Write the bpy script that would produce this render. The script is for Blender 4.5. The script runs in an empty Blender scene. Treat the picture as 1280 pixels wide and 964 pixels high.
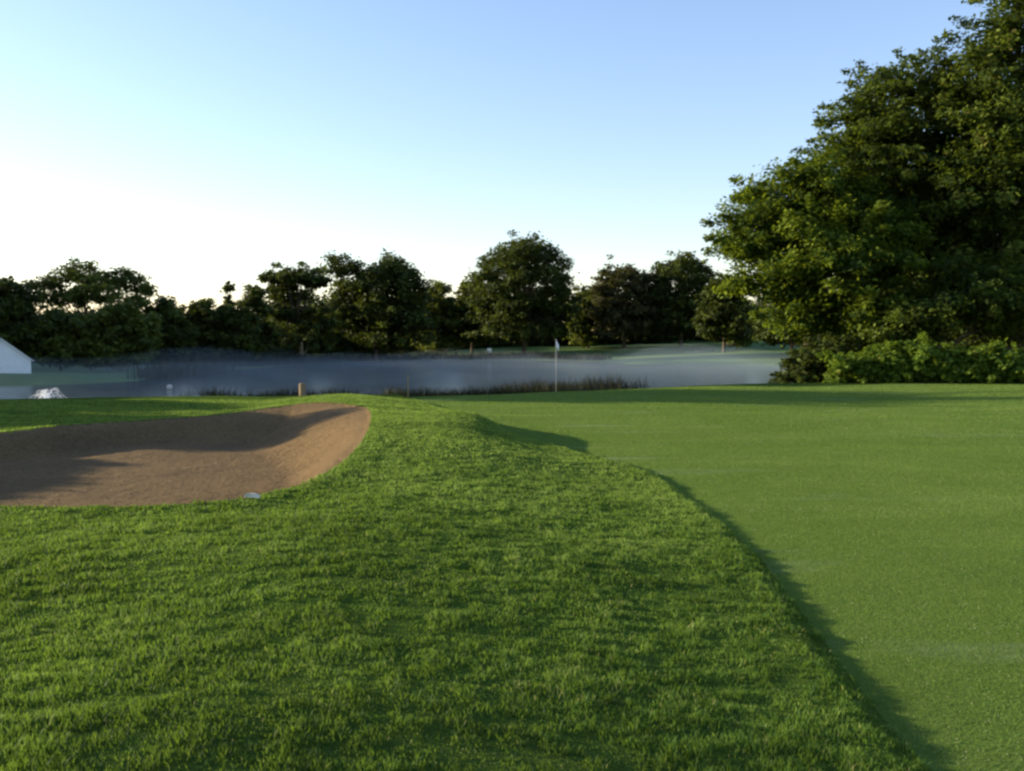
import bpy, math, random
import numpy as np
from mathutils import Vector
R = math.radians
C = bpy.context.scene.collection
rng = np.random.default_rng(7)
random.seed(7)

# ------------------------------------------------------------------ camera
F = 1256.0
CAM = np.array([0.0, 0.0, 2.0])
PITCH = math.atan((482 - 428) / F)
def at(px, row, d):
    """world point seen at that place of the photograph, d metres ahead"""
    u = (px - 640) / F; v = (482 - row) / F
    dy = math.cos(PITCH) + v * math.sin(PITCH)
    dz = -math.sin(PITCH) + v * math.cos(PITCH)
    return np.array([u * d / dy, d, 2.0 + dz * d / dy])

# ------------------------------------------------------------------ tagging
def tag(o, label=None, cat=None, group=None, kind=None):
    if label: o['label'] = label
    if cat: o['category'] = cat
    if group: o['group'] = group
    if kind: o['kind'] = kind
    return o
def link(name, me, mats, parent=None):
    o = bpy.data.objects.new(name, me); C.objects.link(o)
    for m in (mats if isinstance(mats, (list, tuple)) else [mats]): me.materials.append(m)
    if parent: o.parent = parent
    return o
def empty(name, loc, rz=0):
    o = bpy.data.objects.new(name, None); C.objects.link(o)
    o.location = loc; o.rotation_euler = (0, 0, rz); o.empty_display_size = .3
    return o
def mesh_np(name, V, faces, nper, smooth=False, var=None, matidx=None):
    """V (n,3); faces flat int array with a constant nper or a list of face sizes"""
    me = bpy.data.meshes.new(name)
    V = np.asarray(V, dtype=np.float32); faces = np.asarray(faces, dtype=np.int32).ravel()
    if np.isscalar(nper):
        nf = len(faces) // nper; sizes = np.full(nf, nper, dtype=np.int32)
    else:
        sizes = np.asarray(nper, dtype=np.int32); nf = len(sizes)
    starts = np.concatenate([[0], np.cumsum(sizes)[:-1]]).astype(np.int32)
    me.vertices.add(len(V)); me.vertices.foreach_set('co', V.ravel())
    me.loops.add(len(faces)); me.loops.foreach_set('vertex_index', faces)
    me.polygons.add(nf); me.polygons.foreach_set('loop_start', starts)
    me.update(calc_edges=True)
    if smooth: me.polygons.foreach_set('use_smooth', np.ones(nf, dtype=bool))
    if var is not None:
        a = me.attributes.new('var', 'FLOAT', 'POINT'); a.data.foreach_set('value', np.asarray(var, dtype=np.float32))
    if matidx is not None: me.polygons.foreach_set('material_index', np.asarray(matidx, dtype=np.int32))
    me.validate()
    return me

class MB:
    """collects simple shapes for one mesh"""
    def __init__(s): s.v = []; s.f = []
    def add(s, vs, fs):
        n = len(s.v); s.v += [tuple(map(float, p)) for p in vs]; s.f += [tuple(n + i for i in f) for f in fs]
    def box(s, c, d, rz=0):
        cx, cy, cz = c; dx, dy, dz = d[0] / 2, d[1] / 2, d[2] / 2; co, si = math.cos(rz), math.sin(rz)
        vs = []
        for z in (-dz, dz):
            for x, y in ((-dx, -dy), (dx, -dy), (dx, dy), (-dx, dy)):
                vs.append((cx + x * co - y * si, cy + x * si + y * co, cz + z))
        s.add(vs, [(3, 2, 1, 0), (4, 5, 6, 7), (0, 1, 5, 4), (1, 2, 6, 5), (2, 3, 7, 6), (3, 0, 4, 7)])
    def tube(s, pts, rad, n=8):
        pts = [Vector(p) for p in pts]; rings = []
        for i, p in enumerate(pts):
            a = pts[max(i - 1, 0)]; b = pts[min(i + 1, len(pts) - 1)]
            t = (b - a).normalized(); u = t.cross(Vector((0.31, 0.9, 0.2))).normalized(); w = t.cross(u)
            r = rad[i] if isinstance(rad, (list, tuple)) else rad
            rings.append([p + (u * math.cos(k * 2 * math.pi / n) + w * math.sin(k * 2 * math.pi / n)) * r for k in range(n)])
        vs = [q for r_ in rings for q in r_]; fs = []
        for i in range(len(rings) - 1):
            for k in range(n):
                fs.append((i * n + k, i * n + (k + 1) % n, (i + 1) * n + (k + 1) % n, (i + 1) * n + k))
        fs.append(tuple(range(n))[::-1]); fs.append(tuple((len(rings) - 1) * n + k for k in range(n)))
        s.add(vs, fs)
    def lathe(s, prof, n=16, c=(0, 0, 0)):
        vs = []; fs = []
        for r, z in prof:
            for k in range(n): vs.append((c[0] + r * math.cos(2 * math.pi * k / n), c[1] + r * math.sin(2 * math.pi * k / n), c[2] + z))
        for i in range(len(prof) - 1):
            for k in range(n): fs.append((i * n + k, i * n + (k + 1) % n, (i + 1) * n + (k + 1) % n, (i + 1) * n + k))
        s.add(vs, fs)
    def build(s, name, mat, parent=None, smooth=False):
        me = bpy.data.meshes.new(name); me.from_pydata(s.v, [], s.f)
        if smooth:
            for p in me.polygons: p.use_smooth = True
        return link(name, me, mat, parent)

# ------------------------------------------------------------------ materials
def nmat(name):
    m = bpy.data.materials.new(name); m.use_nodes = True
    nt = m.node_tree; nt.nodes.clear()
    out = nt.nodes.new('ShaderNodeOutputMaterial')
    return m, nt, out
def N(nt, t, **kw):
    n = nt.nodes.new(t)
    for k, v in kw.items():
        if k in n.inputs: n.inputs[k].default_value = v
        else: setattr(n, k, v)
    return n
def noise(nt, scale, detail=4, rough=.6, vec=None, dim=None):
    n = N(nt, 'ShaderNodeTexNoise'); n.inputs['Scale'].default_value = scale
    n.inputs['Detail'].default_value = detail; n.inputs['Roughness'].default_value = rough
    if vec is not None: nt.links.new(vec, n.inputs['Vector'])
    return n.outputs['Fac']
def ramp(nt, fac, stops):
    r = N(nt, 'ShaderNodeValToRGB'); e = r.color_ramp.elements
    e[0].position = stops[0][0]; e[0].color = (*stops[0][1], 1)
    e[1].position = stops[-1][0]; e[1].color = (*stops[-1][1], 1)
    for p, c in stops[1:-1]:
        q = e.new(p); q.color = (*c, 1)
    nt.links.new(fac, r.inputs['Fac']); return r.outputs['Color']
def mix(nt, fac, a, b, mode='MIX'):
    m = N(nt, 'ShaderNodeMix'); m.data_type = 'RGBA'; m.blend_type = mode
    for s, v in ((m.inputs[0], fac), (m.inputs[6], a), (m.inputs[7], b)):
        if isinstance(v, (int, float)): s.default_value = v
        elif isinstance(v, tuple): s.default_value = (*v, 1)
        else: nt.links.new(v, s)
    return m.outputs[2]
def coords(nt, scale=(1, 1, 1)):
    tc = N(nt, 'ShaderNodeTexCoord'); mp = N(nt, 'ShaderNodeMapping'); mp.inputs['Scale'].default_value = scale
    nt.links.new(tc.outputs['Object'], mp.inputs['Vector']); return mp.outputs['Vector']
def principled(nt, out, col, rough=.8, spec=.3, bump=None, bstr=.5, bdist=.02, **kw):
    p = N(nt, 'ShaderNodeBsdfPrincipled')
    if isinstance(col, tuple): p.inputs['Base Color'].default_value = (*col, 1)
    else: nt.links.new(col, p.inputs['Base Color'])
    p.inputs['Roughness'].default_value = rough; p.inputs['Specular IOR Level'].default_value = spec
    for k, v in kw.items(): p.inputs[k].default_value = v
    if bump is not None:
        b = N(nt, 'ShaderNodeBump'); b.inputs['Strength'].default_value = bstr; b.inputs['Distance'].default_value = bdist
        nt.links.new(bump, b.inputs['Height']); nt.links.new(b.outputs['Normal'], p.inputs['Normal'])
    if out is not None: nt.links.new(p.outputs[0], out.inputs['Surface'])
    return p
def simple(name, col, rough=.6, spec=.3, nscale=20, amt=.25, **kw):
    m, nt, out = nmat(name)
    n = noise(nt, nscale, 4, .6, coords(nt))
    dark = tuple(c * (1 - amt) for c in col); lite = tuple(min(1, c * (1 + amt)) for c in col)
    principled(nt, out, ramp(nt, n, [(.3, dark), (.7, lite)]), rough, spec, n, .3, .01, **kw)
    return m
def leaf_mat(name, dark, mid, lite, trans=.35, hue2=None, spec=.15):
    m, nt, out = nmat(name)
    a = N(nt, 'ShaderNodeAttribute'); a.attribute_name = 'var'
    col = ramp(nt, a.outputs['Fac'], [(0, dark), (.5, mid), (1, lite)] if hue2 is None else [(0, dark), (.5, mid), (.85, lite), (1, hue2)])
    p = principled(nt, None, col, .65, spec)
    t = N(nt, 'ShaderNodeBsdfTranslucent')
    nt.links.new(mix(nt, .5, col, (lite[0] * 1.5, lite[1] * 1.5, lite[2] * .6)), t.inputs['Color'])
    mx = N(nt, 'ShaderNodeMixShader'); mx.inputs[0].default_value = trans
    nt.links.new(p.outputs[0], mx.inputs[1]); nt.links.new(t.outputs[0], mx.inputs[2])
    nt.links.new(mx.outputs[0], out.inputs['Surface']); return m

def make_turf():
    m, nt, out = nmat('rough_turf')
    v = coords(nt)
    big = noise(nt, .35, 3, .6, v); mid = noise(nt, 5, 5, .65, v); fine = noise(nt, 45, 4, .7, v)
    c1 = ramp(nt, mid, [(.3, (.022, .042, .006)), (.55, (.05, .085, .01)), (.75, (.08, .12, .016))])
    c = mix(nt, .35, c1, ramp(nt, fine, [(.3, (.03, .05, .012)), (.7, (.10, .16, .035))]))
    c = mix(nt, .3, c, ramp(nt, big, [(.3, (.04, .085, .018)), (.7, (.10, .13, .03))]))
    a = N(nt, 'ShaderNodeMath', operation='ADD'); nt.links.new(mid, a.inputs[0]); nt.links.new(fine, a.inputs[1])
    principled(nt, out, c, 1, .0, a.outputs[0], .6, .03)
    return m
def make_green():
    m, nt, out = nmat('mown_green')
    v = coords(nt); vs = coords(nt, (.25, 1, 1))
    big = noise(nt, .25, 4, .6, v); streak = noise(nt, .9, 5, .6, vs); fine = noise(nt, 60, 4, .7, v); med = noise(nt, 6, 4, .7, v)
    c = ramp(nt, big, [(.3, (.085, .155, .026)), (.7, (.145, .215, .046))])
    c = mix(nt, .3, c, ramp(nt, med, [(.3, (.055, .10, .014)), (.7, (.16, .20, .04))]))
    c = mix(nt, .35, c, ramp(nt, fine, [(.3, (.035, .065, .01)), (.7, (.14, .18, .045))]))
    # dew: pale streaks lying on the mown grass
    c = mix(nt, ramp(nt, streak, [(.57, (0, 0, 0)), (.76, (.5, .5, .5))]), c, (.26, .30, .19))
    a = N(nt, 'ShaderNodeMath', operation='MULTIPLY_ADD'); nt.links.new(med, a.inputs[0]); a.inputs[1].default_value = 1.2; nt.links.new(fine, a.inputs[2])
    principled(nt, out, c, 1, .0, a.outputs[0], .9, .02)
    return m
def make_sand():
    m, nt, out = nmat('bunker_sand')
    v = coords(nt); fine = noise(nt, 60, 4, .7, v); med = noise(nt, 7, 4, .65, v); big = noise(nt, .8, 3, .5, v)
    c = ramp(nt, med, [(.3, (.115, .077, .030)), (.7, (.215, .146, .060))])
    c = mix(nt, .35, c, ramp(nt, fine, [(.3, (.05, .03, .013)), (.7, (.21, .14, .065))]))
    c = mix(nt, .3, c, ramp(nt, big, [(.35, (.14, .09, .045)), (.65, (.25, .16, .075))]))
    pit = noise(nt, 16, 5, .75, v)
    c = mix(nt, .6, c, mix(nt, 1.0, c, ramp(nt, pit, [(.38, (.35, .33, .30)), (.52, (1, 1, 1)), (.7, (1.35, 1.3, 1.25))]), 'MULTIPLY'))
    a = N(nt, 'ShaderNodeMath', operation='MULTIPLY_ADD'); nt.links.new(med, a.inputs[0]); a.inputs[1].default_value = 1.5; nt.links.new(pit, a.inputs[2])
    principled(nt, out, c, .95, .1, a.outputs[0], 1, .06)
    return m
def make_bank():
    m, nt, out = nmat('far_bank_grass')
    v = coords(nt); a = noise(nt, .12, 4, .6, v); b = noise(nt, 1.5, 5, .7, v)
    c = ramp(nt, a, [(.3, (.05, .10, .025)), (.7, (.10, .16, .04))])
    c = mix(nt, .4, c, ramp(nt, b, [(.3, (.035, .07, .018)), (.7, (.11, .17, .05))]))
    principled(nt, out, c, .9, .1, b, .5, .1)
    return m
def make_water():
    m, nt, out = nmat('lake_water')
    v = coords(nt, (1, .5, 1)); a = noise(nt, 2.2, 4, .6, v); b = noise(nt, .25, 3, .5, v)
    s = N(nt, 'ShaderNodeMath', operation='MULTIPLY_ADD'); nt.links.new(b, s.inputs[0]); s.inputs[1].default_value = 2; nt.links.new(a, s.inputs[2])
    principled(nt, out, (.02, .03, .03), .12, .5, s.outputs[0], .6, .06, **{'IOR': 1.33})
    return m
TURF, GREEN, SAND, BANK, WATER = make_turf(), make_green(), make_sand(), make_bank(), make_water()
BLADE = leaf_mat('grass_blade', (.020, .052, .009), (.056, .118, .017), (.155, .235, .045), .4, (.25, .25, .09))
BLADE_G = leaf_mat('mown_blade', (.052, .108, .018), (.10, .178, .032), (.17, .24, .054), .35, (.25, .28, .16))
LEAF_FAR = leaf_mat('leaf_dark_green', (.010, .016, .003), (.032, .045, .007), (.10, .13, .02), .25)
LEAF_OLIVE = leaf_mat('leaf_olive_green', (.02, .028, .007), (.065, .085, .014), (.15, .18, .03), .3)
LEAF_RED = leaf_mat('leaf_russet', (.025, .03, .01), (.055, .055, .018), (.08, .085, .025), .25, (.16, .06, .025))
LEAF_NEAR = leaf_mat('leaf_bright_green', (.012, .026, .005), (.045, .08, .008), (.19, .24, .022), .4)
LEAF_LOC = leaf_mat('leaf_bronze_green', (.014, .024, .005), (.038, .062, .009), (.12, .16, .02), .35, (.12, .07, .03))
LEAF_BRAM = leaf_mat('leaf_bramble', (.035, .065, .008), (.085, .14, .014), (.17, .24, .03), .35, (.14, .07, .03))
REED = leaf_mat('reed_leaf', (.010, .014, .006), (.022, .026, .010), (.045, .045, .018), .25)
BARK = simple('bark', (.09, .07, .05), .9, .1, 6, .4)
PALEBARK = simple('pale_bark', (.34, .27, .16), .9, .1, 4, .3)
WHITEP = simple('white_paint', (.78, .8, .8), .6, .3, 3, .06)
GREYW = simple("dirty_white_plastic", (.55, .54, .46), .6, .2, 14, .25)
METAL = simple('white_enamel', (.42, .42, .40), .4, .5, 10, .05)
CLOTH = simple('flag_cloth', (.75, .76, .78), .8, .1, 20, .05)
DARKM = simple('dark_glass', (.02, .03, .05), .2, .5, 3, .1)
WOOD = simple('weathered_wood', (.20, .15, .09), .85, .15, 12, .35)
YELLOW = simple('yellow_paint', (.26, .20, .06), .6, .3, 12, .15)
CUPM = simple('cup_liner', (.6, .6, .6), .5, .3, 12, .05)

# ------------------------------------------------------------------ numpy noise + polygon distance
_perm = np.random.default_rng(3).random((256, 256))
def vnoise(x, y):
    xi = np.floor(x).astype(int); yi = np.floor(y).astype(int); fx = x - xi; fy = y - yi
    fx = fx * fx * (3 - 2 * fx); fy = fy * fy * (3 - 2 * fy)
    g = lambda a, b: _perm[a & 255, b & 255]
    return (g(xi, yi) * (1 - fx) + g(xi + 1, yi) * fx) * (1 - fy) + (g(xi, yi + 1) * (1 - fx) + g(xi + 1, yi + 1) * fx) * fy
def fbm(x, y, o=4):
    s = 0; a = .5
    for k in range(o):
        s = s + a * (vnoise(x * 2 ** k + 17 * k, y * 2 ** k + 31 * k) - .5); a *= .5
    return s * 2
def smooth_poly(P, it=2):
    P = np.array(P, float)
    for _ in range(it):
        Q = np.roll(P, -1, 0); P = np.stack([P * .75 + Q * .25, P * .25 + Q * .75], 1).reshape(-1, 2)
    return P
def sdf(P, x, y):
    """signed distance, positive outside"""
    shp = x.shape; x = x.ravel(); y = y.ravel()
    d2 = np.full(x.shape, 1e18); inside = np.zeros(x.shape, bool)
    n = len(P)
    for i in range(n):
        ax, ay = P[i]; bx, by = P[(i + 1) % n]
        ex, ey = bx - ax, by - ay; L = ex * ex + ey * ey + 1e-12
        t = np.clip(((x - ax) * ex + (y - ay) * ey) / L, 0, 1)
        dx = x - ax - t * ex; dy = y - ay - t * ey
        d2 = np.minimum(d2, dx * dx + dy * dy)
        c = (ay > y) != (by > y)
        if by != ay: inside ^= c & (x < (bx - ax) * (y - ay) / (by - ay) + ax)
    d = np.sqrt(d2); d[inside] *= -1
    return d.reshape(shp)
def sst(a, b, x):
    t = np.clip((x - a) / (b - a), 0, 1); return t * t * (3 - 2 * t)

GREEN_P = smooth_poly([(1.6, -6), (1.75, 0), (1.85, 3), (1.9, 4.45), (1.93, 5.06), (2.0, 5.94), (2.12, 7.2), (2.25, 9.1), (2.3, 12.4), (2.15, 15.2), (1.4, 17.0),
                       (.8, 18.6), (.15, 20.0), (-.6, 22.6), (-1.5, 27), (-3.0, 33), (-4.6, 39), (-3, 45), (8, 48), (24, 46), (38, 38), (42, 20), (38, 2), (20, -10)], 2)
BUNK_P = smooth_poly([(-15, 11.2), (-9, 10.0), (-5, 9.75), (-3.8, 9.8), (-3.05, 10.0), (-2.6, 10.7), (-2.25, 12.0), (-2.2, 14.2), (-2.45, 17.4), (-3.1, 22), (-4.0, 25.6),
                      (-5.8, 27.0), (-7.0, 25.8), (-8.8, 25.0), (-10, 23.2), (-10.8, 20.8), (-13.5, 18), (-16, 15)], 2)
LAKE_P = smooth_poly([(-120, 50), (-60, 44), (-30, 43), (-12, 46), (-2, 54), (8, 61), (15, 61.5), (20, 70), (24, 80), (32, 105), (42, 128), (38, 137), (18, 140), (14, 168), (5, 180), (-12, 178), (-25, 165),
                      (-33, 118), (-29, 84), (-36, 70), (-60, 66), (-120, 72)], 2)
def height(x, y, nz=True):
    s = sdf(GREEN_P, x, y); b = sdf(BUNK_P, x, y); L = sdf(LAKE_P, x, y)
    left = 1 - sst(2, 9, x - .12 * np.maximum(y - 10, 0) * 0)
    green = .02 * np.sin(x * .35) + .015 * np.sin(y * .22) + .05 * fbm(x * .22 + 3, y * .45, 3) + .45 * sst(10, 30, x) * sst(60, 20, y)
    lip = .10 * sst(-.03, .2, s) * (.57 + .2 * sst(12, 16, y) + .6 * sst(14.6, 18, y))
    mound = (.29 * sst(.1, 4.2 - 1.2 * sst(10, 16, y), s) + .16 * np.exp(-(((x + 1.9) / 1.7) ** 2 + ((y - 21) / 6.5) ** 2)) + .26 * np.exp(-(((x + .9) / 1.0) ** 2 + ((y - 20.8) / 3.2) ** 2)) * sst(0, .5, s) - .37 * sst(-4.5, -8.5, x) * sst(14, 20, y)) * (1 - sst(30, 40, y))
    near = green + (lip + mound) * left + .10 * sst(.1, 1.2, s) * (1 - left)
    near = near + .05 * fbm(x * .35, y * .35, 3) * sst(0, 1.5, s) + (.009 * fbm(x * 2.2, y * 2.2, 3) * sst(0, .4, s) if nz else 0)
    # bunker
    rim = near + .06 * np.exp(-(np.maximum(b, 0) / .5) ** 2)
    w = 1.3 + 2.2 * np.exp(-(((x + 4.4) / 2.6) ** 2 + ((y - 24.5) / 4.5) ** 2))
    floor = -.36 + .02 * fbm(x * .8, y * .8, 3) + .010 * fbm(x * 4, y * 4, 3) + .016 * fbm(x * 9, y * 6, 2)
    drop = .05 * sst(0, .06, -b) + .95 * sst(0, 1, -b / w)
    near = np.where(b < 0, rim + (floor - rim) * drop, rim)
    # far side
    slope = .016 + .05 * sst(-30, 15, x)
    far = -1.2 + slope * np.maximum(L, 0); cap = .2 + 2.4 * sst(-40, 20, x)
    far = np.where(far > cap, cap + .02 * (far - cap), far) + .25 * fbm(x * .05, y * .05, 3) * sst(2, 20, L)
    fw = sst(62, 100, y)
    wleft = 14 - 2 * sst(-6, -14, x)
    land = (-1.22 + (near + 1.22) * sst(0, 1, L / wleft)) * (1 - fw) + far * fw
    lake = -1.22 - 1.4 * sst(0, 7, -L)
    return np.where(L > 0, land, lake)
def H(x, y): return float(height(np.array([float(x)]), np.array([float(y)]))[0])

# ------------------------------------------------------------------ terrain: one grid, split where the cover changes
def axis(segs):
    out = [segs[0][0]]
    for a, b, s in segs:
        n = max(1, int(round((b - a) / s))); out += list(np.linspace(a, b, n + 1)[1:])
    return np.array(out)
def geo(a, b, s, g=1.18):
    out = []; x = a
    while x < b: out.append(x); x += s; s *= g
    out.append(b); return np.array(out[1:])
xa = axis([(-16, -9, .2), (-9, 5, .07), (5, 12, .14), (12, 30, .5)])
xs = np.concatenate([-geo(16, 2500, .3)[::-1], xa, geo(30, 2500, .7)])
ya = axis([(-6, 2, .4), (2, 13, .06), (13, 30, .12), (30, 60, .4), (60, 200, 1.5)])
ys = np.concatenate([-geo(6, 400, .6)[::-1], ya, geo(200, 3000, 2.5)])
X, Y = np.meshgrid(xs, ys); nx, ny = len(xs), len(ys)
DX = np.gradient(xs)[None, :] + 0 * X; DY = np.gradient(ys)[:, None] + 0 * X
cell = np.minimum(DX, DY)
for P in (GREEN_P, BUNK_P):        # pull the nearest vertices onto the outline so that it is not stepped
    e = .01; s0 = sdf(P, X, Y); gx = (sdf(P, X + e, Y) - s0) / e; gy = (sdf(P, X, Y + e) - s0) / e
    k = (np.abs(s0) < .5 * cell) & (cell < .5)
    X = np.where(k, X - gx * s0, X); Y = np.where(k, Y - gy * s0, Y)
Z = height(X, Y)
V = np.stack([X, Y, Z], -1).reshape(-1, 3)
idx = np.arange(nx * ny).reshape(ny, nx)
Q = np.stack([idx[:-1, :-1], idx[:-1, 1:], idx[1:, 1:], idx[1:, :-1]], -1).reshape(-1, 4)
cen = V[Q].mean(1)
sg = sdf(GREEN_P, cen[:, 0], cen[:, 1]); sb = sdf(BUNK_P, cen[:, 0], cen[:, 1])
def sheet(name, mask, mat, mi=None, **kw):
    q = Q[mask]; u, inv = np.unique(q, return_inverse=True)
    me = mesh_np(name, V[u], inv.reshape(-1), 4, True, matidx=mi)
    return tag(link(name, me, mat), kind='structure', **kw)
gm = sg < 0; bm_ = (sb < 0) & ~gm
rest = ~gm & ~bm_
sheet('putting_green', gm, GREEN)
sheet('bunker_sand', bm_, SAND)
sheet('ground', rest, [TURF, BANK], (cen[rest][:, 1] > 52).astype(int))
# water
me = mesh_np('lake_water', [(-400, 38, -1.2), (400, 38, -1.2), (400, 210, -1.2), (-400, 210, -1.2)], [0, 1, 2, 3], 4)
tag(link('lake_water', me, WATER), kind='structure')

# ------------------------------------------------------------------ grass blades on the rough
def blades(name, x, y, hgt, wid, mat, lean=.55, var=None, seg=True):
    n = len(x); z = height(x, y)
    az = rng.random(n) * 2 * np.pi; ln = hgt * lean * (rng.random(n) * .9 + .25); la = rng.random(n) * 2 * np.pi
    tx = np.cos(az) * wid / 2; ty = np.sin(az) * wid / 2; lx = np.cos(la) * ln; ly = np.sin(la) * ln
    a = np.stack([x - tx, y - ty, z - .004], 1); b = np.stack([x + tx, y + ty, z - .004], 1)
    c = np.stack([x + tx * .8 + lx * .35, y + ty * .8 + ly * .35, z + hgt * .6], 1)
    d = np.stack([x - tx * .8 + lx * .35, y - ty * .8 + ly * .35, z + hgt * .6], 1)
    t = np.stack([x + lx, y + ly, z + hgt], 1)
    VV = np.stack([a, b, c, d, t], 1).reshape(-1, 3)
    base = np.arange(n) * 5
    Fq = np.stack([base, base + 1, base + 2, base + 3, base + 3, base + 2, base + 4], 1).reshape(-1)
    sizes = np.tile([4, 3], n)
    vv = (rng.random(n) * .75 if var is None else var)
    return mesh_np(name, VV, Fq, sizes, False, var=np.repeat(vv, 5)), mat
px_, py_, hh, ww = [], [], [], []
for y0, y1, dens, w_, hsc in ((2.7, 4.6, 7500, .0050, 1), (4.6, 6.5, 5000, .0060, 1), (6.5, 9.5, 4200, .0075, 1), (9.5, 14, 2600, .0105, 1), (14, 21, 1300, .016, 1), (21, 33, 520, .026, 1.1)):
    xl, xr = -(.52 * y1 + 1.5), 2.6
    n = int((xr - xl) * (y1 - y0) * dens)
    x = rng.uniform(xl, xr, n); y = rng.uniform(y0, y1, n)
    k = (np.abs(x) < .53 * y + 1.5)
    x, y = x[k], y[k]
    s = sdf(GREEN_P, x, y); b = sdf(BUNK_P, x, y)
    k = (s > .0) & (b > .0); x, y, s, b = x[k], y[k], s[k], b[k]
    cl = .75 * fbm(x * 8.5, y * 8.5, 4) + .3 * fbm(x * 24, y * 24, 2); cl2 = fbm(x * 1.3 + 40, y * 1.3, 3)
    h = .0215 * (1 + 2.5 * np.clip(cl + .02, -.33, 1) + .8 * cl2) * (.55 + .8 * rng.random(len(x))) * hsc
    h = np.clip(h, .007, .07)
    far_s = 1 - .45 * sst(12, 18, y); h = h * far_s
    px_.append(x); py_.append(y); hh.append(h); ww.append(np.full(len(x), w_) * (.7 + .6 * rng.random(len(x))))
x = np.concatenate(px_); y = np.concatenate(py_); h = np.concatenate(hh); w_ = np.concatenate(ww)
tone = np.clip(.36 + .5 * fbm(x * .9 + 9, y * .9, 3) + .55 * fbm(x * 6 + 3, y * 6, 3) + .45 * (rng.random(len(x)) - .5) + .5 * sst(6.5, 14, y) - .08 * sst(6, 3.5, y), 0, .85)  # lighter with distance: the mound's sunlit look is put into the blade colour
k = rng.random(len(x)) < .02 + .12 * sst(.25, .6, fbm(x * 2.6 + 7, y * 2.6, 3)); tone[k] = 1.0
print('blades', len(x))
me, m = blades('rough_grass', x, y, h, w_, BLADE, .7, tone)
tag(link('rough_grass', me, m), kind='stuff', label='tufted green grass covering the raised mound in the foreground', cat='grass')
# short mown blades of the green
GX, GY, GW = [], [], []
for y0, y1, dens, w_ in ((3.2, 4.6, 11000, .0042), (4.6, 6.5, 7500, .0055), (6.5, 9.5, 4200, .0075), (9.5, 14, 2000, .011), (14, 21, 850, .017), (21, 32, 300, .027), (32, 49, 110, .045)):
    xr = .53 * y1 + 1.5; n = int((xr + 5) * (y1 - y0) * dens); x = rng.uniform(-5, xr, n); y = rng.uniform(y0, y1, n)
    k = x < .53 * y + 1.3; x, y = x[k], y[k]; k = sdf(GREEN_P, x, y) < 0; x, y = x[k], y[k]
    GX.append(x); GY.append(y); GW.append(np.full(len(x), w_))
x, y, w_ = map(np.concatenate, (GX, GY, GW)); n = len(x); print('green blades', n)
tone = np.clip(.42 + .45 * fbm(x * .5, y * 1.2, 3) + .25 * fbm(x * 5, y * 5, 3) + .22 * (rng.random(n) - .5), 0, .8)
tone[rng.random(n) < .03 + .10 * sst(.15, .5, fbm(x * .25 + 5, y * 1.6, 4))] = 1
me, m = blades('short_mown_grass', x, y, .0058 * (.5 + rng.random(n)) * (1 + .6 * sst(10, 30, y)), w_, BLADE_G, .8, tone)
tag(link('short_mown_grass', me, m), kind='stuff', label='close mown grass of the putting green at right', cat='grass')

# ------------------------------------------------------------------ trees
def unit(n, r): 
    v = r.normal(size=(n, 3)); return v / np.linalg.norm(v, axis=1)[:, None]
def leaves_mesh(name, pts, size, r, var, flat=.35, out=None):
    n = len(pts); nrm = unit(n, r); nrm[:, 2] = np.abs(nrm[:, 2]) + flat
    if out is not None: nrm = nrm + out * .5
    nrm /= np.linalg.norm(nrm, axis=1)[:, None]
    t = np.cross(nrm, unit(n, r)); t /= np.linalg.norm(t, axis=1)[:, None] + 1e-9; u = np.cross(nrm, t)
    s = size * (.6 + .8 * r.random(n)); a = t * (s * .75)[:, None]; b = u * (s * .42)[:, None]
    VV = np.stack([pts - a, pts - a * .1 - b, pts + a, pts - a * .1 + b], 1).reshape(-1, 3)
    return mesh_np(name, VV, np.arange(4 * n), 4, False, var=np.repeat(var, 4))
def crown_points(lobes, nleaf, r, clump, spray=0.0, fill=.12, flat=.7, tight=.5):
    vol = np.array([l[3] * l[4] * l[5] for l in lobes]) ** .67; vol /= vol.sum()
    P = []; O = []; T = []
    for l, f in zip(lobes, vol):
        c = np.array(l[:3]); rad = np.array(l[3:6]); nl = int(nleaf * f)
        area = (rad[0] * rad[1] * rad[2]) ** .667
        nc = max(8, int(area * 5.5 / clump ** 2)); 
        d = unit(nc, r); d[:, 2] = np.where(d[:, 2] < -.35, d[:, 2] * .3, d[:, 2])
        rr = 1 - .45 * r.random(nc) ** 1.6 + .12 * r.normal(size=nc)
        cc = c + d * rad * rr[:, None]; ct = r.random(nc)
        k = r.integers(0, nc, nl); off = r.normal(size=(nl, 3)) * clump * tight * np.array([1, 1, flat])
        if spray > 0:
            sp = r.random(nc) < spray; al = r.random(nl) * sp[k]
            dd = d[k] * np.array([1, 1, .35]); dd /= np.linalg.norm(dd, axis=1)[:, None] + 1e-9
            off = off * (1 - .72 * al)[:, None] + dd * (al * clump * 1.9)[:, None]
        p = cc[k] + off
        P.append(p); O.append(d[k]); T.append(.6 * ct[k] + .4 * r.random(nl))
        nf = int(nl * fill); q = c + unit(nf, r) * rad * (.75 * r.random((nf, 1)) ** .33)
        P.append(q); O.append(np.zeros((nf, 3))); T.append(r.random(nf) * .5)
    return np.concatenate(P), np.concatenate(O), np.concatenate(T)
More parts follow.
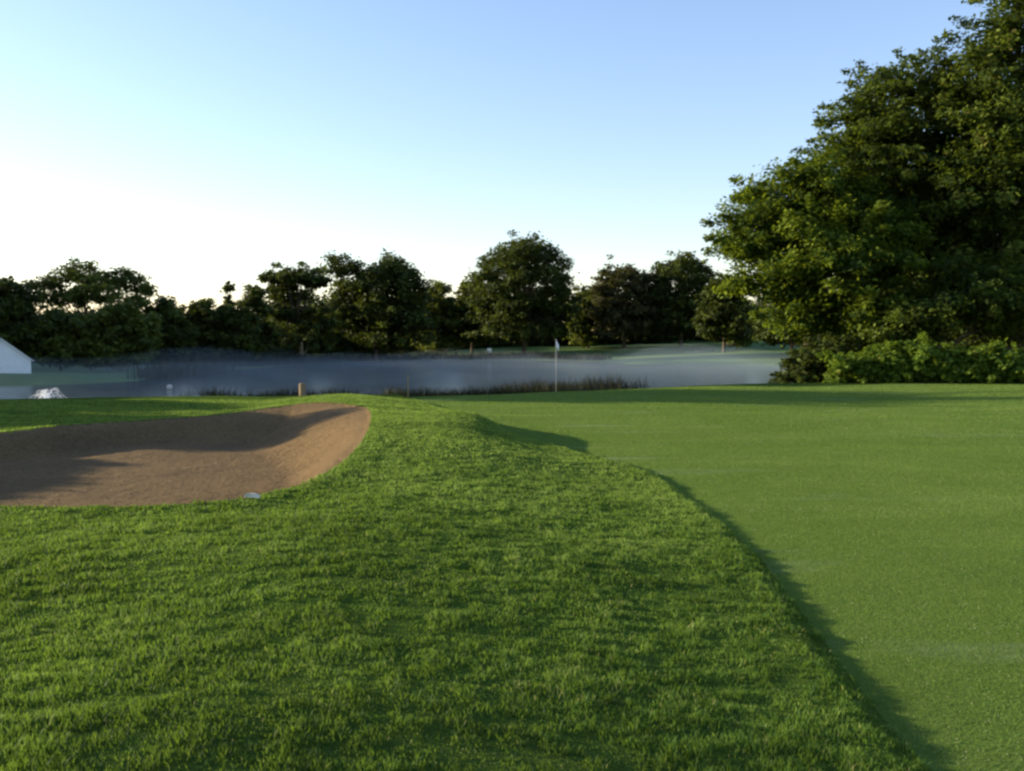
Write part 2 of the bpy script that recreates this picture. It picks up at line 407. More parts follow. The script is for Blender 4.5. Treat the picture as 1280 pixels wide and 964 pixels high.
def tree(name, base, height_, lobes, nleaf, leaf, mat, label, cat='tree', group=None, clump=.9, spray=.2, trunk_r=None, seed=1, bark=None, fill=.15, flat=.7, low=None, bare=.45, crown_name='crown', tight=.5):
    """lobes in metres relative to the base: (x, y, z, rx, ry, rz)"""
    r = np.random.default_rng(seed)
    root = empty(name, tuple(base)); tag(root, label, cat, group)
    p, o, t = crown_points(lobes, nleaf, r, clump, spray, fill, flat, tight)
    k = p[:, 2] > (low if low is not None else .15); p, o, t = p[k], o[k], t[k]
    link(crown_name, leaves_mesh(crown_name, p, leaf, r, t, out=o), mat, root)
    tr = trunk_r or height_ * .018
    mb = MB(); zt = height_ * bare
    tx, ty = r.normal() * height_ * .015, r.normal() * height_ * .015
    mb.tube([(0, 0, -.3), (0, 0, .15), (tx * .3, ty * .3, zt * .5), (tx, ty, zt), (tx * 1.3, ty * 1.3, height_ * .78)], [tr * 1.6, tr * 1.2, tr, tr * .8, tr * .2], 9)
    link('trunk', bpy.data.meshes.new('t'), bark or BARK, root).name = 'trunk'
    tk = root.children[-1]; tk.data.from_pydata(mb.v, [], mb.f)
    lb = MB()
    for l in lobes:
        for q in range(3):
            e = np.array(l[:3]) + unit(1, r)[0] * np.array(l[3:6]) * .7; z0 = min(zt * (.5 + .5 * r.random()), max(e[2] - .4, .3))
            f = z0 / max(zt, .1); s0 = np.array([tx * f, ty * f, z0]); m_ = (s0 + e) / 2 + np.array([0, 0, -.08 * np.linalg.norm(e - s0)])
            lb.tube([s0, m_, e], [tr * .42, tr * .24, tr * .06], 6)
    lb.build('limbs', bark or BARK, root)
    return root
def copy_tree(o, parent=None):
    c = o.copy(); C.objects.link(c); c.parent = parent
    for ch in list(o.children): copy_tree(ch, c)
    return c

def round_lobes(w, h, r, n=7, z0=.18, top=1.0):
    """irregular broadleaf crown filling width w and height h"""
    L = [(0, 0, h * (z0 + top) / 2 * .98, w * .45, w * .40, h * (top - z0) * .46)]
    ph = r.random() * 6
    for zf, rad, sz, m in ((.40, .31, .19, n), (.66, .24, .175, n - 1), (.84, .12, .16, 3)):
        for i in range(m):
            a = ph + 2 * math.pi * (i + r.random() * .6) / m; q = 1 + .16 * r.normal()
            L.append((math.cos(a) * w * rad * q, math.sin(a) * w * rad * q, h * (zf + .05 * r.normal()), w * sz * (.85 + .3 * r.random()), w * sz, min(w * sz * .85, h * (1.0 - zf) * .95)))
        ph += 1.3
    if z0 < .1:                      # skirt of low branches
        for i in range(6):
            a = i * 1.05 + r.random(); s = w * (.20 + .06 * r.random()); L.append((math.cos(a) * w * .27, math.sin(a) * w * .27, h * (.12 + .22 * r.random()), s, s, h * .15))
    return L

GF = 'trees along the far shore'
def far_tree(kind, px, top, wpx, d, mat, label, seed, n=7, leaf=.42, z0=.06, nleaf=9000, name='broadleaf_tree', lobes=None, dx=0, **kw):
    b = at(px, 428, d); gz = H(b[0], d); hh = at(px, top, d)[2] - gz; w = 1.2 * wpx * d / F
    r = np.random.default_rng(seed)
    L = lobes(w, hh, r) if lobes else round_lobes(w, hh, r, n, z0)
    return tree(name, (b[0], d, gz), hh, L, int(nleaf * 2.4), leaf, mat, label, 'tree', GF, clump=max(.8, w * .085), spray=.05, seed=seed, tight=.36, **kw)

def umbrella(w, h, r):
    L = [(0, 0, h * .84, w * .38, w * .3, h * .13), (-w * .12, 0, h * .68, w * .28, w * .25, h * .12)]
    for i in range(7):
        a = i * .9 + r.random(); L.append((math.cos(a) * w * .3, math.sin(a) * w * .25, h * (.76 + .1 * r.random()), w * .17, w * .17, h * .07))
    L += [(-w * .2, 0, h * .5, w * .3, w * .3, h * .16), (w * .15, 1, h * .38, w * .4, w * .3, h * .2), (0, 0, h * .18, w * .5, w * .4, h * .18)]
    return L
def airy(w, h, r):
    L = []
    for (u, z, s) in ((-.32, .80, .17), (-.12, .90, .19), (.08, .80, .20), (.26, .86, .16), (.38, .76, .15), (-.4, .66, .13), (-.02, .70, .18), (.2, .68, .16), (.42, .62, .12), (-.22, .64, .14)):
        L.append((u * w, r.normal() * w * .12, z * h, s * w, s * w, s * w * .62))
    return L
def two_top(w, h, r):
    L = dome(w * .8, h, r); L = [(x + w * .12, y, z, a, b, c) for x, y, z, a, b, c in L]
    for i in range(5): L.append((-w * (.34 - .06 * i * r.random()), r.normal() * 2, h * (.35 + .13 * i), w * .18, w * .18, h * .13))
    return L
def dome(w, h, r):
    L = [(0, 0, h * .50, w * .42, w * .40, h * .46), (0, 0, h * .25, w * .46, w * .42, h * .24)]
    for i in range(30):
        z = 1 - 1.5 * (i + .5) / 30; a = i * 2.4; q = math.sqrt(1 - z * z) * (1 + .06 * r.normal()); sz = w * (.11 + .035 * r.random())
        L.append((math.cos(a) * q * w * .37, math.sin(a) * q * w * .35, h * .52 + z * h * .39, sz, sz, sz * .85))
    return L
def column(w, h, r):
    return [(0, 0, h * (.2 + .16 * i), w * (.5 - .07 * i), w * (.5 - .07 * i), h * .14) for i in range(5)]

far_tree('b', 8, 346, 84, 102, LEAF_FAR, 'dark tree behind the white shed at the left edge', 11, leaf=.30)
far_tree('a', 108, 329, 124, 118, LEAF_OLIVE, 'airy spreading tree with sky showing under its crown, above the left bushes', 12, lobes=airy, leaf=.28, nleaf=5200, fill=.05, name='airy_tree')
far_tree('b', 318, 350, 40, 140, LEAF_FAR, 'small dark pointed tree just left of the flat topped tree', 14, leaf=.35, nleaf=3500)
far_tree('c', 287, 343, 15, 150, LEAF_FAR, 'slender columnar tree rising above the low dark tree line at left', 15, lobes=column, leaf=.3, nleaf=1500, name='columnar_tree')
far_tree('u', 370, 328, 78, 155, LEAF_FAR, 'flat topped spreading tree with a gap of sky under its right side', 16, lobes=umbrella, leaf=.36, nleaf=8000, name='flat_topped_tree')
far_tree('t', 470, 318, 118, 168, LEAF_FAR, 'broad dark tree with two tops left of the centre', 17, lobes=two_top, leaf=.42, nleaf=12000)
far_tree('b', 545, 349, 56, 196, LEAF_OLIVE, 'lower olive tree right beside the broad two topped tree', 18)
far_tree('b', 590, 346, 46, 200, LEAF_OLIVE, 'lower olive tree touching the left side of the tallest round tree', 19)
far_tree('b', 655, 294, 118, 190, LEAF_FAR, 'tallest round domed tree behind the flagstick', 20, nleaf=15000, lobes=dome)
far_tree('b', 735, 352, 50, 205, LEAF_OLIVE, 'low olive tree at the right foot of the tallest round tree', 21)
far_tree('b', 780, 329, 78, 200, LEAF_RED, 'rounded tree with russet tinted leaves right of the flagstick', 22, nleaf=9000, lobes=dome)
far_tree('b', 851, 316, 84, 200, LEAF_FAR, 'dark domed tree nearest to the big trees on the right', 23, nleaf=10000, lobes=dome)
far_tree('b', 905, 335, 60, 170, LEAF_FAR, 'dark tree half hidden behind the leafy tree at right', 24, nleaf=7000)
far_tree('b', 990, 335, 84, 150, LEAF_FAR, 'shaded tree behind the lake end of the leafy tree at right', 25, nleaf=8000)
# lower bushy trees on the left shore
for px, top, w, d, mt, lab, sd in ((75, 385, 70, 104, LEAF_OLIVE, 'yellow green bushy tree under the left half of the airy tree', 31),
                                   (150, 376, 80, 106, LEAF_OLIVE, 'yellow green bushy tree under the right half of the airy tree', 32),
                                   (205, 372, 60, 120, LEAF_FAR, 'dark bushy tree right of the yellow green bushy trees', 33),
                                   (248, 366, 56, 128, LEAF_FAR, 'dark bushy tree with a ragged top left of the columnar tree', 34),
                                   (290, 378, 60, 130, LEAF_FAR, 'low dark tree at the foot of the columnar tree', 35)):
    far_tree('s', px, top, w, d, mt, lab, sd, leaf=.3, z0=.0, nleaf=6000, low=.05, name='bushy_tree')

# ---- the big trees on the right
def big_tree(px, top, d, lobes_px, nleaf, leaf, mat, label, seed, name, clump, spray, **kw):
    """lobes_px: (px, row, dy, radius x px, radius z px)"""
    b = at(px, 428, d); gz = H(b[0], d); L = []
    for (lx, lr, dy, rx, rz) in lobes_px:
        c = at(lx, lr, d + dy); s = (d + dy) / F
        L.append((c[0] - b[0], dy, c[2] - gz, rx * s, rx * s, rz * s))
    hh = at(px, top, d)[2] - gz
    return tree(name, (b[0], d, gz), hh, L, nleaf, leaf, mat, label, 'tree', 'tall trees at the right edge of the green', clump=clump, spray=spray, seed=seed, **kw)
big_tree(1010, 200, 56, [(940, 300, 0, 42, 50), (985, 255, 1, 48, 48), (1025, 320, -2, 60, 60), (960, 350, -1, 40, 40), (1000, 400, -1, 34, 34), (1050, 260, 2, 55, 60), (1060, 390, -2, 60, 50), (1085, 320, -1, 55, 60), (932, 295, 0, 22, 24), (1020, 230, 0, 30, 28)],
         85000, .17, LEAF_NEAR, 'leafy bright green tree leaning over the lake at the left of the big trees', 41, 'broadleaf_tree', .75, .45, flat=.8, fill=.1, low=.2)
big_tree(1130, 70, 60, [(1098, 112, 0, 26, 28), (1106, 162, -1, 48, 48), (1064, 192, 0, 30, 40), (1150, 110, 1, 48, 40), (1130, 220, -1, 70, 60), (1180, 160, 0, 60, 60), (1120, 300, -1, 70, 60), (1180, 270, -1, 60, 60), (1150, 370, -1, 60, 50), (1075, 145, 0, 28, 24), (1110, 250, 3, 90, 120), (1170, 330, 3, 90, 90)],
         90000, .18, LEAF_LOC, 'tall feathery tree behind the bright leafy tree', 42, 'feathery_tree', .8, .6, flat=.6, fill=.3)
big_tree(1275, 0, 58, [(1250, 60, 0, 45, 40), (1225, 110, -1, 50, 48), (1290, 30, 0, 50, 50), (1260, 170, -2, 70, 60), (1230, 250, -3, 60, 60), (1300, 230, -2, 80, 70), (1260, 330, -2, 70, 60), (1330, 120, 0, 70, 80), (1240, 400, -2, 60, 40), (1320, 360, 0, 80, 80), (1280, -10, 0, 34, 26), (1260, 220, 3, 90, 150), (1210, 330, 2, 80, 80)],
         90000, .19, LEAF_LOC, 'tallest tree of the group, cut off by the right edge', 43, 'broadleaf_tree', .85, .5, flat=.7, fill=.3)
big_tree(1180, 330, 52, [(1150, 400, 0, 45, 38), (1205, 370, 0, 55, 50), (1255, 385, 0, 50, 45), (1110, 415, 0, 38, 28)],
         22000, .17, LEAF_LOC, 'low dark understorey tree between the tall trees and the brambles', 44, 'understorey_tree', .7, .3, trunk_r=.12)
ut = [((1085, 60, 400, 'dark low tree in the gap behind the trunk of the leafy tree')), (1150, 66, 395, 'dark low tree standing deep behind the brambles, under the feathery tree'), (1225, 64, 390, 'dark low tree deep in the shade, left of the tallest tree'), (1290, 62, 380, 'dark low tree in the shade at the right edge of the photo')]
for i, (px, d, top, lab) in enumerate(ut):
    big_tree(px, top, d, [(px - 25, top + 30, 0, 34, 30), (px + 25, top + 25, 0, 34, 30), (px, top + 50, -1, 48, 30), (px - 20, 450, -1, 44, 24), (px + 25, 450, -1, 44, 24)], 9000, .24, LEAF_FAR, lab, 46 + i, 'understorey_tree', .8, .3, trunk_r=.1, fill=.3, low=0)
# ---- brambles and bushes at their foot
GB = 'bramble bushes at the foot of the big trees'
for i, (px, d, w, hpx, lab) in enumerate(((1014, 51.5, 74, 62, 'dark rounded bush at the lake end of the bramble row'),
        (1072, 49, 60, 34, 'first bright bramble bush right of the dark rounded bush'),
        (1112, 48.5, 64, 42, 'bramble bush with reddish leaves under the feathery tree'),
        (1160, 48, 68, 50, 'highest bramble bush in the middle of the row'),
        (1210, 47.5, 64, 42, 'bramble bush second from the right edge'),
        (1260, 47, 68, 46, 'bramble bush at the right edge of the photo'),)):
    b = at(px, 428, d); gz = H(b[0], d); s = d / F; w_ = w * s; h_ = hpx * s; r = np.random.default_rng(60 + i)
    L = [((r.random() - .5) * w_ * .8, (r.random() - .5) * 1.2, h_ * (.2 + .5 * r.random()), w_ * .26, w_ * .3, h_ * .3) for _ in range(10)] + [((q - 2) * w_ * .2, -.2, h_ * .12, w_ * .2, w_ * .2, h_ * .16) for q in range(5)]
    t = tree('bramble_bush' if i else 'round_bush', (b[0], d, gz), h_, L, 13000, .15, LEAF_BRAM if i else LEAF_FAR, lab, 'bush', GB if i else None, clump=.35, spray=.5, trunk_r=.04, seed=80 + i, low=.0, bare=.3, crown_name='foliage')

# ---- trees out of the frame on the left whose long shadows cross the bunker and the green
SUN_AZ = R(12)      # ahead of due left
SUN_EL = R(12.5)
sd_ = np.array([-math.cos(SUN_AZ) * math.cos(SUN_EL), math.sin(SUN_AZ) * math.cos(SUN_EL), math.sin(SUN_EL)])
def caster(tip, z, dist, w, label, seed, h0=.1, shape=None, clump=.9, tight=.5):
    """tree whose top throws its shade on the point tip"""
    p = np.array([tip[0], tip[1], z]) + sd_ * dist / math.cos(SUN_EL)
    gz = H(p[0], p[1]); hh = p[2] - gz; r = np.random.default_rng(seed)
    L = shape(w, hh, r) if shape else round_lobes(w, hh, r, 7, h0)
    return tree('broadleaf_tree' if tight > .3 else 'shade_hedge', (p[0], p[1], gz), hh, L, 9000 if tight > .3 else 20000, .4, LEAF_FAR, label, 'tree', 'trees beyond the left edge', clump=clump, tight=tight, spray=.1 if tight > .3 else 0, seed=seed, fill=.5)
caster((-3.4, 23.0), .2, 26, 4.0, 'small tree beyond the left edge, shading the far side of the bunker', 51)
def low_broad(w, h, r):
    return [(0, w * t, h * .5, .7, w * .08, h * .42) for t in np.linspace(-.5, .5, 11)] + [(0, w * t, h - .45, .8, .55, .32) for t in np.linspace(-.5, .5, 26)]
caster((-8.2, 15.3), -.3, 14, 8.5, 'broad level screen of leaves added unseen beyond the left edge, shading the left end of the bunker', 52, 0, low_broad, .35, .25)  # unseen leafy screen, added with a flat top for a crisp shadow edge
caster((19, 35.0), 0, 60, 13, 'tall tree beyond the left edge, shading the middle of the green', 53)
caster((20, 46.0), 0, 58, 4.5, 'tree beyond the left edge, shading the far rim of the green', 54)
caster((-9, 29), .1, 27, 8, 'tree beyond the left edge, shading the bank behind the bunker', 55)

proto = None  # unseen row of trees, added to shade the lake mist and far shore
for i, (x_, y_, k_, rz_, lab) in enumerate(((-82, 78, 1.0, 0, 'first of the tall trees added for shade beyond the left edge, nearest to the viewer along the lake'), (-86, 92, 1.05, 1.1, 'second of the tall trees added for shade beyond the left edge along the lake'),
        (-92, 106, .95, 2.3, 'third of the tall trees added for shade beyond the left edge along the lake'), (-97, 120, 1.1, 3.1, 'fourth of the tall trees added for shade beyond the left edge along the lake'),
        (-104, 134, 1.0, 4.0, 'fifth of the tall trees added for shade beyond the left edge along the lake'), (-112, 149, 1.08, 5.2, 'sixth of the tall trees added for shade beyond the left edge along the lake'),
        (-120, 164, .96, .6, 'seventh of the tall trees added for shade beyond the left edge along the lake'), (-128, 180, 1.1, 1.7, 'farthest of the tall trees added for shade beyond the left edge along the lake'))):
    if proto is None:
        r = np.random.default_rng(101)
        proto = o = tree('broadleaf_tree', (x_, y_, H(x_, y_)), 23, round_lobes(17, 23, r, 9, .05), 11000, .6, LEAF_FAR, lab, 'tree', 'trees beyond the left edge', clump=1.5, spray=.1, seed=101, fill=.5)
    else:
        o = copy_tree(proto); o['label'] = lab; o.location = (x_, y_, H(x_, y_))
    o.rotation_euler = (0, 0, rz_); o.scale = (k_, k_, k_)

# ---- the wood behind the far shore: one mass
r = np.random.default_rng(90); P_, T_, S_ = [], [], []
for px in np.linspace(-120, 1120, 95):
    d = 215 + 25 * r.random() if px > 330 else 135 + (px > 230) * 25 + 25 * r.random()
    b = at(px, 428, d); gz = H(b[0], d); topr = (366 + 16 * r.random()) if px > 330 else 388 + 14 * r.random()
    hh = at(px, topr, d)[2] - gz; w = 5 + 2 * r.random()
    p, o, t = crown_points([(0, 0, hh * .72, w, w, hh * .3), (0, 0, hh * .28, w, w, hh * .32), (0, 0, .6, w * 1.1, w, 1.6)], 2000, r, 1.1, .2, .3)
    k = p[:, 2] > 0; P_.append(p[k] + np.array([b[0], d, gz])); T_.append(t[k])
P_ = np.concatenate(P_); T_ = np.concatenate(T_)
tag(link('woodland', leaves_mesh('woodland', P_, .55, r, T_ * .8), LEAF_FAR), kind='stuff', label='dark mass of far woodland behind the lakeside trees', cat='woodland')

# ---- reeds on the shores
def reeds(name, segs, dens, h, w, lab, seed, mat=REED):
    r = np.random.default_rng(seed); xs_, ys_, hs = [], [], []
    for (x0, y0, x1, y1, wd, hm) in segs:
        L = math.hypot(x1 - x0, y1 - y0); n = int(L * wd * dens); t = r.random(n)
        xs_.append(x0 + (x1 - x0) * t + r.normal(size=n) * wd * .3); ys_.append(y0 + (y1 - y0) * t + r.normal(size=n) * wd * .3)
        hs.append(hm * h * (.5 + .7 * r.random(n)) * (.65 + .7 * vnoise(xs_[-1] * .9, ys_[-1] * .9)))
    x, y, hh = map(np.concatenate, (xs_, ys_, hs))
    me, m = blades(name, x, y, hh, np.full(len(x), w), mat, .35, r.random(len(x)) * .9)
    tag(link(name, me, m), kind='stuff', label=lab, cat='reeds')
reeds('reeds', [(0, 53.5, 6.5, 57, 2.5, 1.25), (-7, 46.5, 0, 52.5, 2, .95), (-12.5, 40.5, -7, 43.5, 1.5, .85), (6.5, 58, 12, 60, 1.5, .35)], 190, .78, .035, 'dark reeds along the near shore of the lake', 71)
reeds('shore_scrub', [(-38, 119, -26, 165, 3, 1.2), (-26, 167, -12, 181, 3, 1.2), (-12, 181, 5, 183, 3, 1), (5, 183, 16, 168, 2, .8), (-31, 86, -34, 117, 3, 1)], 22, 1.3, .12, 'dark scrub along the far shore of the lake', 72)

# ------------------------------------------------------------------ flagstick
fx, fy = at(695, 485, 44)[:2]; fz = H(fx, fy)
root = empty('flagstick', (fx, fy, fz)); tag(root, 'white flagstick with a small pale flag standing in the hole on the green', 'flagstick')
mb = MB(); mb.tube([(0, 0, -.1), (0, 0, 2.34)], [.014, .010], 10); mb.build('pole', METAL, root, True)
mb = MB(); mb.lathe([(0, 2.36), (.016, 2.355), (.02, 2.34), (.012, 2.325), (0, 2.32)], 10); mb.build('finial', METAL, root, True)
mb = MB(); mb.lathe([(.054, .004), (.054, -.10), (0, -.10)], 18); mb.lathe([(.054, .004), (.060, .005), (.062, .001)], 18); mb.build('cup', CUPM, root)
nx_, nz_ = 12, 8; vs = []; fs = []
for side in (0, 1):
    for i in range(nx_):
        for j in range(nz_):
            u = i / (nx_ - 1); v = j / (nz_ - 1)
            xx = .012 + .11 * u; sag = -.2 * u ** 1.4
            vs.append((xx, .03 * math.sin(u * 7 + v * 2) * u + side * .003, 2.30 - .28 * v + sag))
for side in (0, 1):
    for i in range(nx_ - 1):
        for j in range(nz_ - 1):
            o = side * nx_ * nz_; q = (o + i * nz_ + j, o + (i + 1) * nz_ + j, o + (i + 1) * nz_ + j + 1, o + i * nz_ + j + 1); fs.append(q if side else q[::-1])
mb = MB(); mb.add(vs, fs); mb.build('flag', CLOTH, root, True)

# ------------------------------------------------------------------ white shed on the left shore
b = at(2, 470, 88); gz = H(b[0], 88); root = empty('shed', (b[0], 88, gz), R(27)); tag(root, 'white gabled shed on the far shore at the left edge', 'shed')
wl, hw, ap, dp = 2.35, 1.15, 3.0, 5.0
mb = MB(); vs = []
for y_ in (0, dp): vs += [(-wl, y_, -.3), (wl, y_, -.3), (wl, y_, hw), (0, y_, ap), (-wl, y_, hw)]
mb.add(vs, [(0, 1, 2, 3, 4), (9, 8, 7, 6, 5), (1, 6, 7, 2), (0, 4, 9, 5)]); mb.build('wall', WHITEP, root)
mb = MB()
for s in (-1, 1):
    e = .22; dz = (ap - hw) / wl * e
    a = [(0, -e, ap + .01), (s * (wl + e), -e, hw - dz + .01), (s * (wl + e), dp + e, hw - dz + .01), (0, dp + e, ap + .01)]
    mb.add(a + [(x, y, z + .08) for x, y, z in a], [(0, 1, 2, 3), (7, 6, 5, 4), (0, 4, 5, 1), (1, 5, 6, 2), (2, 6, 7, 3), (3, 7, 4, 0)])
mb.build('roof', WHITEP, root)
mb = MB(); mb.box((-.7, -.03, 2.05), (.5, .05, .4)); w0 = mb.build('window', WHITEP, root); mb = MB(); mb.box((-.7, -.06, 2.05), (.4, .02, .3)); mb.build('pane', DARKM, w0)
mb = MB(); mb.box((-1.2, -.03, .75), (.9, .05, 1.6)); dr = mb.build('door', WHITEP, root); mb = MB(); mb.box((-.85, -.075, .8), (.03, .04, .14)); mb.build('handle', DARKM, dr)

# ------------------------------------------------------------------ small things
# short wooden post behind the bunker
b = at(378, 490, 35); gz = H(b[0], 35); ph = at(378, 479, 35)[2] - gz
mb = MB(); mb.tube([(0, 0, -.2), (0, 0, ph - .04), (0, 0, ph)], [.12, .115, .09], 12); o = mb.build('wooden_post', WOOD); o.location = (b[0], 35, gz); tag(o, 'short pale wooden post at the water edge behind the bunker', 'post')
# thin yellow stake
b = at(510, 478, 46); gz = H(b[0], 46)
sh = at(510, 468, 46)[2] - gz; mb = MB(); mb.box((0, 0, sh / 2 - .1), (.05, .05, sh + .1)); mb.add([(-.025, -.025, sh - .05), (.025, -.025, sh - .05), (.025, .025, sh - .05), (-.025, .025, sh - .05), (0, 0, sh + .01)], [(0, 1, 4), (1, 2, 4), (2, 3, 4), (3, 0, 4)])
o = mb.build('marker_stake', YELLOW); o.location = (b[0], 46, gz); tag(o, 'thin yellow marker stake in the dark reeds left of the flagstick', 'stake')
# pale dead trunk on the far shore
b = at(377, 440, 152); gz = H(b[0], 152)
mb = MB(); mb.tube([(0, 0, -.3), (.05, 0, 1.0), (-.05, 0, 2.3), (.05, 0, 3.2)], [.42, .33, .26, .08], 10); mb.tube([(0, 0, 1.2), (.6, .1, 1.7), (.9, .1, 2.3)], [.16, .1, .04], 7); mb.tube([(0, 0, 1.7), (-.5, -.1, 2.2)], [.12, .04], 7)
o = mb.build('dead_trunk', PALEBARK); o.location = (b[0], 152, gz); tag(o, 'pale dead tree trunk on the far shore above the wooden post', 'dead tree')
# small white board on the far bank
b = at(612, 430, 188); gz = H(b[0], 188); root = empty('sign_board', (b[0], 186, H(b[0], 186))); tag(root, 'small white board on two legs on the far bank left of the flagstick', 'sign')
mb = MB(); mb.box((0, 0, 1.35), (.8, .05, .9)); mb.build('panel', WHITEP, root)
for s in (-1, 1):
    mb = MB(); mb.box((s * .32, .06, .55), (.07, .07, 1.5)); mb.build('leg', WOOD, root)
# rail fence on the far bank
b = at(872, 428, 176); gy = 176; root = empty('rail_fence', (b[0], gy, H(b[0], gy))); tag(root, 'low brown rail fence on the far bank below the dark domed tree', 'fence')
for i in range(4):
    xx = -2.7 + 1.8 * i; mb = MB(); mb.box((xx, 0, .5), (.14, .14, 1.3)); mb.build('post', WOOD, root)
for z_ in (.55, .95):
    mb = MB(); mb.box((0, -.1, z_), (5.8, .05, .13)); mb.build('rail', WOOD, root)
# white float and splash on the water
b = at(212, 488, 68); root = empty('float_buoy', (b[0], 68, -1.2)); tag(root, 'small round white buoy floating on the lake at left', 'buoy')
mb = MB(); mb.lathe([(0, -.1)] + [(.19 * math.sin(a), .16 - .19 * math.cos(a)) for a in np.linspace(.5, 3.1, 12)], 18); mb.build('body', GREYW, root, True)
mb = MB(); mb.tube([(0, 0, .34), (0, 0, .44)], [.03, .03], 8); mb.build('stem', DARKM, root, True)
# low spray
r = np.random.default_rng(77); b = at(58, 506, 52); pts = []
for j in range(26):
    a = r.random() * 6.28; v0 = .5 + .5 * r.random(); L_ = .25 + .95 * r.random()
    for t in np.linspace(0, 1, 60):
        if r.random() < .8: pts.append((math.cos(a) * L_ * t * 1.1 + r.normal() * .02, math.sin(a) * L_ * t + r.normal() * .02, max(0, 4 * v0 * .8 * t * (1 - t)) + r.normal() * .015 + .02))
pts = np.array(pts); n = len(pts); s = .010 + .014 * r.random(n); oc = np.array([(1, 0, 0), (-1, 0, 0), (0, 1, 0), (0, -1, 0), (0, 0, 1), (0, 0, -1)], float)
VV = (pts[:, None, :] + oc[None] * s[:, None, None]).reshape(-1, 3); ft = np.array([(0, 2, 4), (2, 1, 4), (1, 3, 4), (3, 0, 4), (2, 0, 5), (1, 2, 5), (3, 1, 5), (0, 3, 5)])
ff = (np.arange(n)[:, None, None] * 6 + ft[None]).reshape(-1)
FOAM = simple('white_foam', (.85, .87, .88), .5, .4, 8, .05)
root = empty('fountain', (b[0], 52, -1.2)); tag(root, 'low white fountain splashing on the water at the left edge', 'fountain')
link('spray', mesh_np('spray', VV, ff, 3, True), FOAM, root)
mb = MB(); mb.lathe([(0, .05), (.08, .05), (.10, 0), (.10, -.2)], 12); mb.build('nozzle', DARKM, root)
mb = MB(); nn = 28; mb.add([(0, 0, .03)] + [(math.cos(k * 2 * math.pi / nn) * (1.0 + .25 * r.random()), math.sin(k * 2 * math.pi / nn) * (1.0 + .25 * r.random()), .008) for k in range(nn)], [(0, k + 1, (k + 1) % nn + 1) for k in range(nn)]); mb.build('foam', FOAM, root)
# small white marker on the bunker edge
b = at(315, 622, 10.25); x0, y0 = b[0], 10.25; gz = H(x0, y0)
mb = MB(); prof = [(-.09, 0), (-.09, .025), (-.075, .042), (-.03, .05), (.04, .046), (.08, .034), (.09, .01), (.09, 0)]
vs = []; 
for y_ in (-.04, .04): vs += [(x_, y_ * (1 if abs(x_) < .08 else .7), z_) for x_, z_ in prof]
k = len(prof); mb.add(vs, [tuple(range(k)), tuple(range(2 * k - 1, k - 1, -1))] + [(i, i + k, (i + 1) % k + k, (i + 1) % k) for i in range(k)])
o = mb.build('white_marker', GREYW); o.location = (x0, y0, gz + .03); o.rotation_euler = (R(-6), R(4), R(-8)); o.scale = (.85, .85, .85); tag(o, 'small flat white block lying on the grass edge of the bunker', 'marker')

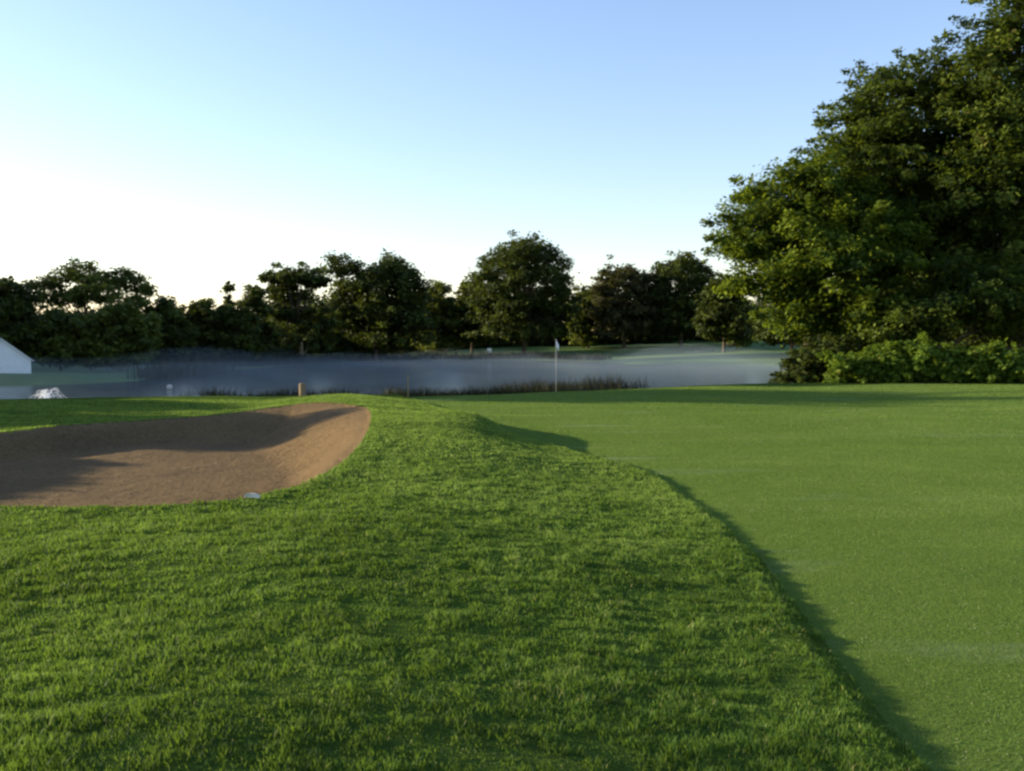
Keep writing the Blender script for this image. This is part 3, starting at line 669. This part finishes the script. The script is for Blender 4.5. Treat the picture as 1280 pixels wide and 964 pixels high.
# ------------------------------------------------------------------ mist lying on the lake
def mist(name, P, zb, zt, amp, dens, label, seed, step=4.0):
    r = np.random.default_rng(seed); xs_ = np.arange(P[0], P[1] + .1, step); ys_ = np.arange(P[2], P[3] + .1, step)
    XX, YY = np.meshgrid(xs_, ys_); n = XX.size; edge = np.minimum(np.minimum(XX - P[0], P[1] - XX) / 12, np.minimum(YY - P[2], P[3] - YY) / 6); edge = np.clip(edge, 0.02, 1)
    top = zb + (zt - zb) * edge * (1 + amp * fbm(XX * .09, YY * .05, 3)); top = np.maximum(top, zb + .03)
    VV = np.concatenate([np.stack([XX, YY, top], -1).reshape(-1, 3), np.stack([XX, YY, 0 * XX + zb], -1).reshape(-1, 3)])
    ny_, nx_ = XX.shape; id_ = np.arange(n).reshape(ny_, nx_)
    q = np.stack([id_[:-1, :-1], id_[:-1, 1:], id_[1:, 1:], id_[1:, :-1]], -1).reshape(-1, 4)
    f = [q, q[:, ::-1] + n]
    for e in (id_[0], id_[:, -1], id_[-1][::-1], id_[:, 0][::-1]): f.append(np.stack([e[:-1], e[:-1] + n, e[1:] + n, e[1:]], -1))
    me = mesh_np(name, VV, np.concatenate(f).reshape(-1), 4)
    m, nt, out = nmat('mist_air'); p = N(nt, 'ShaderNodeVolumePrincipled'); p.inputs['Color'].default_value = (.72, .88, 1, 1); p.inputs['Density'].default_value = dens
    p.inputs['Anisotropy'].default_value = .3
    nt.links.new(p.outputs[0], out.inputs['Volume']); tag(link(name, me, m), kind='stuff', label=label, cat='mist')
mist('mist', (-90, 60, 50, 172), -1.17, .38, 1.7, .0034, 'thin morning mist lying on the lake', 5)

# ------------------------------------------------------------------ light, sky, camera
w = bpy.data.worlds.new('World'); bpy.context.scene.world = w; w.use_nodes = True
nt = w.node_tree; bg = nt.nodes['Background']; sky = nt.nodes.new('ShaderNodeTexSky'); sky.sky_type = 'NISHITA'; sky.sun_disc = False
sky.sun_elevation = SUN_EL; sky.sun_rotation = R(270) + SUN_AZ; sky.air_density = 1.1; sky.dust_density = .4; sky.ozone_density = 2.3; sky.altitude = 50
nt.links.new(mix(nt, 1.0, sky.outputs[0], (1.05, .945, 1.03), 'MULTIPLY'), bg.inputs[0]); bg.inputs[1].default_value = .13
sl = bpy.data.lights.new('sun', 'SUN'); sl.energy = 5.0; sl.angle = R(.6); sl.color = (1, .85, .60)
so = bpy.data.objects.new('sun', sl); C.objects.link(so); so.rotation_euler = Vector(sd_).to_track_quat('Z', 'Y').to_euler(); so.location = (-60, 10, 30)
cam = bpy.data.cameras.new('camera'); co = bpy.data.objects.new('camera', cam); C.objects.link(co)
co.location = (0, 0, 2.0); co.rotation_euler = (R(90) - PITCH, 0, 0); cam.sensor_width = 36; cam.lens = 36 * F / 1280; cam.clip_end = 6000; cam.clip_start = .05
S = bpy.context.scene; S.camera = co
S.view_settings.view_transform = 'Standard'; S.view_settings.look = 'None'; S.view_settings.gamma = 1; S.view_settings.exposure = 1.3
S.cycles.filter_width = 2.6; S.cycles.volume_bounces = 1; S.cycles.max_bounces = 6
